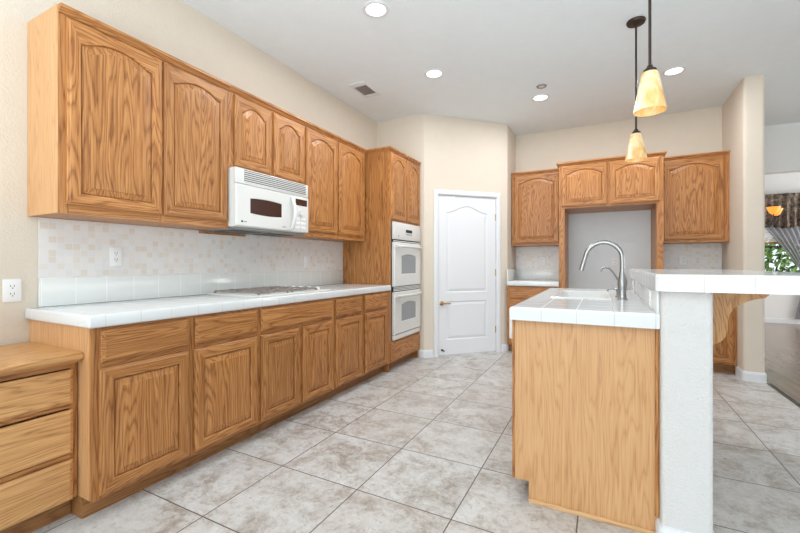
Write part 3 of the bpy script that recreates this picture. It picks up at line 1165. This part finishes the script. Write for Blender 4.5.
# aisle-side fronts, built facing -x
rr = r
fr = bmesh.new()
for a, b in ((2.64, 2.68), (3.22, 3.27), (IY1 - 0.04, IY1)):
    box(fr, (IX0, a, 0.10), (IX0 + 0.02, b, ICT0), 0)
for a, b in ((0.10, 0.13), (0.68, 0.72), (0.862, ICT0)):
    box(fr, (IX0 + 0.0005, 2.68, a), (IX0 + 0.0195, 3.22, b), 1)
    box(fr, (IX0 + 0.0005, 3.27, a), (IX0 + 0.0195, IY1 - 0.04, b), 1)
link('face_frame', fr, [M['oak_v'], M['oak_y']], r)
for a, b in ((2.66, 3.235), (3.255, IY1 - 0.015)):
    L_ = b - a
    for zz0, zz1, kind in ((0.118, 0.690, 'door'), (0.716, 0.864, 'drawer')):
        if kind == 'door':
            d = cab_door(r, 0, L_, zz0, zz1)
        else:
            d = drawer_front(r, 0, L_, zz0, zz1)
        d.location = (IX0, b, 0)
        d.rotation_euler = (0, 0, radians(-90))

r = thing('dishwasher', 'white dishwasher on the aisle side of the island, edge showing past the oak end panel', 'dishwasher', (0, 0, 0))
boxm('tub', (IX0 + 0.004, 2.024, 0.11), (IX1 - 0.03, 2.634, 0.872), M['grey'], r)
boxm('door', (IX0 - 0.006, 2.022, 0.11), (IX0 + 0.003, 2.636, 0.782), M['white_enamel'], r, 0.004)
boxm('control_panel', (IX0 - 0.022, 2.022, 0.788), (IX0 + 0.003, 2.636, 0.884), M['white_enamel'], r, 0.006)

# sink counter with its cut-out
SX0, SX1, SY0, SY1 = -0.298, 0.052, 2.62, 3.32
CX0, CX1, CY0, CY1 = -0.411, IX1 - 0.001, 1.968, 3.65
bm = bmesh.new()
zt, zb_, bv = ICT1, ICT0, 0.012


def rloop(a0, a1, b0, b1, z):
    return [(a0, b0, z), (a1, b0, z), (a1, b1, z), (a0, b1, z)]


rings = [rloop(SX0, SX1, SY0, SY1, zb_), rloop(CX0, CX1, CY0, CY1, zb_)]
for i in range(1, 1):
    pass
rings.append(rloop(CX0, CX1, CY0, CY1, zt - bv))
rings.append(rloop(CX0 + bv * 0.3, CX1 - 0.0001, CY0 + bv * 0.3, CY1 - bv * 0.3, zt - bv * 0.3))
rings.append(rloop(CX0 + bv, CX1 - 0.0002, CY0 + bv, CY1 - bv, zt))
rings.append(rloop(SX0, SX1, SY0, SY1, zt))
rings.append(rloop(SX0, SX1, SY0, SY1, zb_))
loops(bm, rings)
bmesh.ops.remove_doubles(bm, verts=bm.verts, dist=1e-5)
tag(link('tiled_countertop', bm, M['tile']), 'white tiled island countertop around the sink, lower than the bar', 'countertop')

r = thing('sink', 'white undermount sink set in the island countertop', 'sink', (0, 0, 0))


def rr_loop(a0, a1, b0, b1, z, rad, n=5):
    return [(x, y, z) for x, y in fillet([(a0, b0), (a1, b0), (a1, b1), (a0, b1)], {0, 1, 2, 3}, rad, n)]


e = 0.001
bm = bmesh.new()
loops(bm, [rr_loop(SX0 + e, SX1 - e, SY0 + e, SY1 - e, ICT0 + 0.001, 0.004), rr_loop(SX0 + e, SX1 - e, SY0 + e, SY1 - e, ICT1 + 0.004, 0.006),
           rr_loop(SX0 + 0.006, SX1 - 0.006, SY0 + 0.006, SY1 - 0.006, ICT1 + 0.007, 0.02), rr_loop(SX0 + 0.018, SX1 - 0.018, SY0 + 0.018, SY1 - 0.018, ICT1 + 0.003, 0.04),
           rr_loop(SX0 + 0.024, SX1 - 0.024, SY0 + 0.024, SY1 - 0.024, ICT1 - 0.02, 0.05), rr_loop(SX0 + 0.034, SX1 - 0.034, SY0 + 0.034, SY1 - 0.034, ICT1 - 0.17, 0.06),
           rr_loop(SX0 + 0.07, SX1 - 0.07, SY0 + 0.07, SY1 - 0.07, ICT1 - 0.195, 0.06)], cap1=True)
link('basin', bm, M['white_enamel'], r, True)
bm = bmesh.new()
lathe(bm, [(0.0, 0.002), (0.03, 0.002), (0.042, 0.004), (0.044, 0.0)], ((SX0 + SX1) / 2, (SY0 + SY1) / 2, ICT1 - 0.195), 20, cap=False)
link('drain', bm, M['chrome'], r, True)

# faucet
fx, fyy = 0.101, 2.66
r = thing('faucet', 'tall brushed steel gooseneck faucet beside the island sink', 'faucet', (fx, fyy, ICT1))
r.scale = (0.94, 0.94, 0.93)
bm = bmesh.new()
lathe(bm, [(0.0, 0.0), (0.031, 0.0), (0.031, 0.006), (0.025, 0.010), (0.023, 0.05), (0.025, 0.075), (0.028, 0.10), (0.026, 0.125), (0.019, 0.155), (0.0155, 0.175), (0.0, 0.175)], seg=24, cap=False)
link('base', bm, M['chrome'], r, True)
bm = bmesh.new()
ra = 0.105
zc = 0.262
pts = [(0, 0, 0.17), (0, 0, 0.22), (0, 0, zc)]
for i in range(1, 15):
    a = pi * i / 14 * 0.94
    pts.append((-ra + ra * cos(a), 0, zc + ra * sin(a)))
e_ = pts[-1]
pts.append((e_[0] - 0.012, 0, e_[2] - 0.045))
tube(bm, pts, 0.0142, 12)
link('spout', bm, M['chrome'], r, True)
bm = bmesh.new()
a, b = Vector(pts[-1]), Vector(pts[-1]) - Vector(pts[-2])
b.normalize()
tube(bm, [a - b * 0.015, a - b * 0.01, a + b * 0.04, a + b * 0.055], [0.0142, 0.0150, 0.0152, 0.0146], 12)
link('spray_head', bm, M['chrome'], r, True)
bm = bmesh.new()
tube(bm, [(0.0, 0.018, 0.085), (0, 0.034, 0.088), (0, 0.040, 0.098), (0, 0.038, 0.125), (0, 0.030, 0.160)], [0.012, 0.011, 0.010, 0.007, 0.005], 10)
link('lever', bm, M['chrome'], r, True)

r = thing('water_tap', 'small curved steel water tap just behind the gooseneck faucet', 'tap', (0.108, 3.02, ICT1))
bm = bmesh.new()
lathe(bm, [(0.0, 0.0), (0.022, 0.0), (0.022, 0.005), (0.014, 0.012), (0.012, 0.05), (0.0, 0.052)], seg=16, cap=False)
link('base', bm, M['chrome'], r, True)
bm = bmesh.new()
tube(bm, [(0, 0, 0.05), (-0.008, 0, 0.085), (-0.045, 0, 0.150), (-0.070, 0, 0.180), (-0.092, 0, 0.188), (-0.112, 0, 0.180), (-0.122, 0, 0.158)], 0.0065, 8)
link('spout', bm, M['chrome'], r, True)

r = thing('soap_dispenser', 'short steel soap dispenser between the sink and the gooseneck faucet', 'dispenser', (0.086, 2.86, ICT1))
bm = bmesh.new()
lathe(bm, [(0.0, 0.0), (0.018, 0.0), (0.018, 0.005), (0.011, 0.010), (0.010, 0.035), (0.012, 0.04), (0.012, 0.05), (0.0, 0.052)], seg=16, cap=False)
link('base', bm, M['chrome'], r, True)
bm = bmesh.new()
tube(bm, [(0.0, 0, 0.042), (-0.03, 0, 0.052), (-0.055, 0, 0.046), (-0.062, 0, 0.034)], 0.006, 8)
link('nozzle', bm, M['chrome'], r, True)

# tiles on the side of the half wall above the sink counter
bm = bmesh.new()
box(bm, (IX1 - 0.012, CY0 + 0.012, ICT1), (IX1 - 0.0005, IY1, BZ0 - 0.0005), 0, 0.002)
tag(link('tile_backsplash', bm, M['tile'], smooth=True), 'white tile splash rising from the island counter to the bar', 'backsplash')

# bar top
bm = bmesh.new()
bpoly = [(0.191, 1.905), (0.86, 1.905), (0.86, 3.72), (0.191, 3.72)]
bpoly = fillet(bpoly, {0, 1, 2, 3}, 0.012, 4)
loops(bm, [[(x, y, BZ0) for x, y in bpoly], [(x, y, BZ1 - 0.010) for x, y in bpoly],
           [(x + (0.5 - x) * 0.008, y + (2.9 - y) * 0.004, BZ1 - 0.003) for x, y in bpoly], [(x + (0.5 - x) * 0.03, y + (2.9 - y) * 0.011, BZ1) for x, y in bpoly]], 0, True, True)
tag(link('bar_countertop', bm, M['tile']), 'raised white tiled bar top on the island half wall', 'countertop')

# corbels under the bar overhang
def corbel(y0, label):
    bm = bmesh.new()
    X0, Z1 = PX1 + 0.001, BZ0 - 0.001
    pts = [(0, 0), (0.252, 0), (0.252, -0.014), (0.247, -0.024), (0.235, -0.036), (0.205, -0.043), (0.180, -0.052), (0.152, -0.066), (0.130, -0.085), (0.114, -0.112),
           (0.108, -0.145), (0.106, -0.185), (0.099, -0.215), (0.084, -0.238), (0.060, -0.254), (0.030, -0.261), (0, -0.263)]
    loops(bm, [[(X0 + x, y0, Z1 + z) for x, z in pts], [(X0 + x, y0 + 0.045, Z1 + z) for x, z in pts]], 0, True, True)
    return tag(link('corbel', bm, M['oak_corbel']), label, 'corbel')


M['oak_corbel'] = oak('oak_corbel', 2, rings=16, nscale=7, stretch=0.3, straight=1.5, light=(226, 178, 126), mid=(208, 156, 104), dark=(146, 96, 54))
corbel(2.24, 'scrolled oak corbel bracing the bar overhang at the half wall')


# ------------------------------------------------------------------ electrical outlets (local: plate in xz, front -y)
def outlet(loc, rz, label, blank=False, w=0.072, h_=0.116):
    r = thing('electrical_outlet' if not blank else 'light_switch', label, 'outlet' if not blank else 'switch', loc, rz, None if blank else 'electrical outlets')
    boxm('plate', (-w / 2, -0.006, -h_ / 2), (w / 2, 0, h_ / 2), M['white_plastic'], r, 0.003)
    if blank:
        boxm('rocker', (-0.017, -0.010, -0.033), (0.017, -0.0055, 0.033), M['white_plastic'], r, 0.002)
        return
    for s_ in (-1, 1):
        bm = bmesh.new()
        pl = fillet([(-0.017, -0.0145), (0.017, -0.0145), (0.017, 0.0145), (-0.017, 0.0145)], {0, 1, 2, 3}, 0.010, 4)
        loops(bm, [[(x, -0.0058, z + s_ * 0.0195) for x, z in pl], [(x, -0.0085, z + s_ * 0.0195) for x, z in pl]], 0, True, True)
        rec = link('receptacle', bm, M['white_plastic'], r)
        bm = bmesh.new()
        zc_ = s_ * 0.0195
        for xx in (-0.0075, 0.0060):
            box(bm, (xx - 0.0012, -0.0090, zc_ - 0.001), (xx + 0.0012, -0.0083, zc_ + 0.008))
        lathe(bm, [(0.0, -0.0090), (0.0028, -0.0090), (0.0028, -0.0083)], (0, 0, zc_ - 0.0075), 10, axis='y', cap=False)
        link('slot', bm, M['dark'], rec)


outlet((-2.65, 0.853, 1.034), LEFT, 'white electrical outlet on bare beige wall above the desk')
outlet((-2.641, 1.322, 1.212), LEFT, 'white electrical outlet on mosaic at the near end of the left counter')
outlet((-2.641, 3.052, 1.185), LEFT, 'plain white switch plate on the mosaic right of the cooktop', True)
outlet((-0.754, 5.842, 1.205), 0, 'white electrical outlet on the mosaic beside the pantry')
outlet((0.140, 5.849, 1.19), 0, 'white electrical outlet on the wall inside the refrigerator alcove')
outlet((0.869, 5.842, 1.213), 0, 'white electrical outlet on the mosaic right of the alcove')
outlet((IX1 - 0.012, 3.32, 1.003), radians(-90), 'white electrical outlet on the bar splash farther back, beside the faucet', h_=0.088)
outlet((IX1 - 0.012, 2.19, 1.003), radians(-90), 'white electrical outlet on the bar splash at the near end of the bar', h_=0.088)


# ------------------------------------------------------------------ ceiling fixtures
def can_light(x, y, label, power=12):
    r = thing('ceiling_light', label, 'ceiling light', (x, y, CEIL), 0, 'recessed ceiling lights')
    bm = bmesh.new()
    lathe(bm, [(0.072, 0.0), (0.098, 0.0), (0.098, -0.004), (0.090, -0.008), (0.074, -0.006), (0.070, -0.001)], seg=32, cap=False)
    link('trim_ring', bm, M['white_paint'], r, True)
    bm = bmesh.new()
    lathe(bm, [(0.0, -0.003), (0.072, -0.003), (0.072, 0.0)], seg=32, cap=False)
    link('lens', bm, M['lamp_lens'], r)
    d = bpy.data.lights.new('lamp', 'AREA')
    d.shape = 'DISK'
    d.size = 0.13
    d.energy = power
    d.color = (0.98, 0.98, 1.0)
    o = bpy.data.objects.new('lamp', d)
    COL.objects.link(o)
    o.parent = r
    o.location = (0, 0, -0.012)


can_light(-1.476, 2.464, 'recessed ceiling light nearest the camera, at the top of the picture')
can_light(-1.469, 3.556, 'recessed ceiling light beside the air vent in front of the oven tower')
can_light(-0.622, 4.619, 'recessed ceiling light next to the sprinkler cover in front of the pantry')
can_light(0.609, 4.577, 'recessed ceiling light to the right of the pendants near the pier')

r = thing('sprinkler_cover', 'small round sprinkler cover on the ceiling next to a recessed light', 'sprinkler', (-0.572, 4.325, CEIL))
bm = bmesh.new()
lathe(bm, [(0.030, 0.0), (0.052, 0.0), (0.050, -0.008), (0.034, -0.010), (0.030, -0.004)], seg=24, cap=False)
link('ring', bm, M['grey'], r, True)
bm = bmesh.new()
lathe(bm, [(0.0, -0.006), (0.030, -0.006), (0.030, 0.0)], seg=24, cap=False)
link('disc', bm, M['white_paint'], r, True)

r = thing('air_vent', 'white ceiling air vent above the wall cabinets and oven tower', 'vent', (-2.255, 3.545, CEIL))
hx, hy = 0.105, 0.175
bm = bmesh.new()
loops(bm, [rloop(-hx, hx, -hy, hy, 0), rloop(-hx, hx, -hy, hy, -0.006), rloop(-hx + 0.03, hx - 0.03, -hy + 0.03, hy - 0.03, -0.012), rloop(-hx + 0.03, hx - 0.03, -hy + 0.03, hy - 0.03, -0.001)])
link('frame', bm, M['white_paint'], r)
boxm('backing', (-hx + 0.03, -hy + 0.03, -0.002), (hx - 0.03, hy - 0.03, -0.0005), M['dark'], r)
for q in range(7):
    bm = bmesh.new()
    yy = -hy + 0.048 + q * 0.040
    v = [(-hx + 0.03, yy, -0.003), (hx - 0.03, yy, -0.003), (hx - 0.03, yy + 0.020, -0.011), (-hx + 0.03, yy + 0.020, -0.011)]
    loops(bm, [v, [(a, b + 0.002, c_ + 0.002) for a, b, c_ in v]], 0, True, True)
    link('louvre', bm, M['white_paint'] if q in (0, 6) else M['grey'], r)


# ------------------------------------------------------------------ pendants
def pendant(x, y, zbot, label):
    r = thing('pendant_light', label, 'pendant light', (x, y, CEIL), 0, 'pendant lights over the island bar')
    zb_ = zbot - CEIL
    zt_ = zb_ + 0.202
    bm = bmesh.new()
    lathe(bm, [(0.0, 0.0), (0.064, 0.0), (0.066, -0.006), (0.060, -0.020), (0.016, -0.028), (0.0, -0.028)], seg=28, cap=False)
    link('canopy', bm, M['bronze'], r, True)
    bm = bmesh.new()
    lathe(bm, [(0.007, -0.025), (0.007, zt_ + 0.03)], seg=12)
    link('rod', bm, M['bronze'], r, True)
    bm = bmesh.new()
    lathe(bm, [(0.0, zt_ + 0.034), (0.012, zt_ + 0.034), (0.016, zt_ + 0.022), (0.030, zt_ + 0.012), (0.034, zt_ - 0.004), (0.0, zt_ - 0.004)], seg=20, cap=False)
    link('socket_cap', bm, M['bronze'], r, True)
    bm = bmesh.new()
    lathe(bm, [(0.030, zt_ - 0.003), (0.037, zt_ - 0.004), (0.039, zt_ - 0.010), (0.0745, zb_), (0.0715, zb_ + 0.001), (0.036, zt_ - 0.012), (0.030, zt_ - 0.009)], seg=32, cap=False)
    link('shade', bm, M['amber'], r, True)
    bm = bmesh.new()
    lathe(bm, [(0.0, zt_ - 0.005), (0.014, zt_ - 0.02), (0.014, zt_ - 0.05), (0.028, zt_ - 0.085), (0.020, zt_ - 0.115), (0.0, zt_ - 0.122)], seg=16, cap=False)
    link('bulb', bm, M['lamp_lens'], r, True)


pendant(0.214, 2.38, 1.952, 'nearer amber glass pendant light, hanging in front of the other one')
pendant(0.225, 3.50, 1.964, 'farther amber glass pendant light, its round canopy showing on the ceiling')

# ------------------------------------------------------------------ dining room beyond
r = thing('chandelier', 'dark iron chandelier with orange glass shades in the dining room', 'chandelier', (2.29, 8.6, CEIL))
bm = bmesh.new()
lathe(bm, [(0.0, 0.0), (0.06, 0.0), (0.05, -0.025), (0.008, -0.03), (0.007, -1.05), (0.03, -1.10), (0.035, -1.2), (0.012, -1.26), (0.0, -1.30)], seg=16, cap=False)
link('stem', bm, M['iron'], r, True)
for q in range(5):
    a = 2 * pi * q / 5 + 0.25
    ca, sa = cos(a), sin(a)
    bm = bmesh.new()
    pr = [(0.02, -1.15), (0.09, -1.24), (0.18, -1.25), (0.25, -1.20), (0.275, -1.12), (0.275, -1.06)]
    tube(bm, [(p_ * ca, p_ * sa, z) for p_, z in pr], 0.008, 8)
    arm = link('arm', bm, M['iron'], r, True)
    bm = bmesh.new()
    lathe(bm, [(0.028, -1.06), (0.05, -1.04), (0.09, -0.95), (0.086, -0.95), (0.046, -1.035), (0.0, -1.05)], (0.275 * ca, 0.275 * sa, 0), 20, cap=False)
    link('shade', bm, M['orange'], arm, True)

# valance with folds
bm = bmesh.new()
rows = []
for j in range(9):
    row = []
    for i in range(121):
        x = 2.05 + (4.75 - 2.05) * i / 120
        zlow = 1.98 - 0.13 * (0.5 - 0.5 * cos(2 * pi * (x - 2.62) / 1.05))
        z = 2.52 + (zlow - 2.52) * j / 8
        amp = 0.012 + 0.022 * j / 8
        y = 10.105 - amp * sin(x * 2 * pi / 0.115) - 0.014 * sin(x * 2 * pi / 0.31 + 1)
        row.append((x, y, z))
    rows.append(row)
loops(bm, rows, closed=False)
o_ = link('valance', bm, M['damask'], smooth=True)
md = o_.modifiers.new('thickness', 'SOLIDIFY')
md.thickness = 0.006
tag(o_, 'brown patterned valance gathered across the dining room window', 'valance')

# sheer curtain swept towards the right
bm = bmesh.new()
rows = []
for j in range(25):
    s_ = j / 24
    z = 2.06 - 1.96 * s_
    row = []
    k_ = min(1.0, s_ / 0.58)
    xl = 2.70 + (3.42 - 2.70) * k_ ** 0.9
    xr = 3.62 + (3.60 - 3.62) * k_
    if s_ > 0.58:
        t_ = (s_ - 0.58) / 0.42
        xl = 3.42 - 0.14 * t_
        xr = 3.60 + 0.10 * t_
    for i in range(61):
        u_ = i / 60
        x = xl + (xr - xl) * u_
        y = 10.185 - 0.022 * sin(u_ * 2 * pi * 9) * (0.5 + 0.5 * (xr - xl) / 0.9)
        row.append((x, y, z))
    rows.append(row)
loops(bm, rows, closed=False)
o_ = link('sheer_curtain', bm, M['sheer'], smooth=True)
tag(o_, 'grey sheer curtain swept aside below the brown valance', 'curtain')

r = thing('window_blind', 'pale slatted blind half lowered behind the dining room curtain', 'blind', (0, 0, 0))
for q in range(14):
    bm = bmesh.new()
    zz = 1.60 + q * 0.034
    box(bm, (2.36, WY + 0.005, zz), (4.44, WY + 0.018, zz + 0.027))
    link('slat', bm, M['white_plastic'], r)
boxm('bottom_rail', (2.36, WY + 0.003, 1.555), (4.44, WY + 0.019, 1.592), M['oak_h'], r)

# garden beyond the window
bm = bmesh.new()
box(bm, (-1.0, 10.4, -0.1), (9.0, 22.0, -0.01))
struct(link('ground', bm, M['earth']))


def bush(x, y, rad, h_, label):
    r = thing('garden_shrub', label, 'shrub', (x, y, -0.01), 0, 'shrubs outside the dining window')
    bm = bmesh.new()
    for q in range(5):
        a = 2 * pi * q / 5
        tube(bm, [(0.05 * cos(a), 0.05 * sin(a), 0), (0.25 * rad * cos(a), 0.25 * rad * sin(a), h_ * 0.5), (0.5 * rad * cos(a), 0.5 * rad * sin(a), h_ * 0.8)], [0.03, 0.02, 0.01], 6)
    link('stem', bm, M['bark'], r)
    bm = bmesh.new()
    rnd = random.Random(int(x * 100))
    for q in range(1500):
        th, ph = rnd.uniform(0, 2 * pi), math.acos(rnd.uniform(-1, 1))
        d_ = rnd.uniform(0.55, 1.0) ** 0.5
        c_ = Vector((rad * d_ * sin(ph) * cos(th), rad * d_ * sin(ph) * sin(th), h_ * 0.5 + h_ * 0.5 * d_ * cos(ph)))
        n_ = Vector((rnd.gauss(0, 1), rnd.gauss(0, 1), rnd.gauss(0, 1))).normalized()
        t_ = n_.orthogonal().normalized()
        b_ = n_.cross(t_)
        l_ = rnd.uniform(0.05, 0.09)
        vs = [bm.verts.new(c_ + v_) for v_ in (t_ * l_, b_ * l_ * 0.45 + n_ * 0.01, -t_ * l_, -b_ * l_ * 0.45 + n_ * 0.01)]
        bm.faces.new(vs)
    f = link('foliage', bm, M['leaf'], r)
    f['kind'] = 'stuff'


bush(3.25, 11.5, 0.75, 1.75, 'green leafy shrub close outside the dining room window')
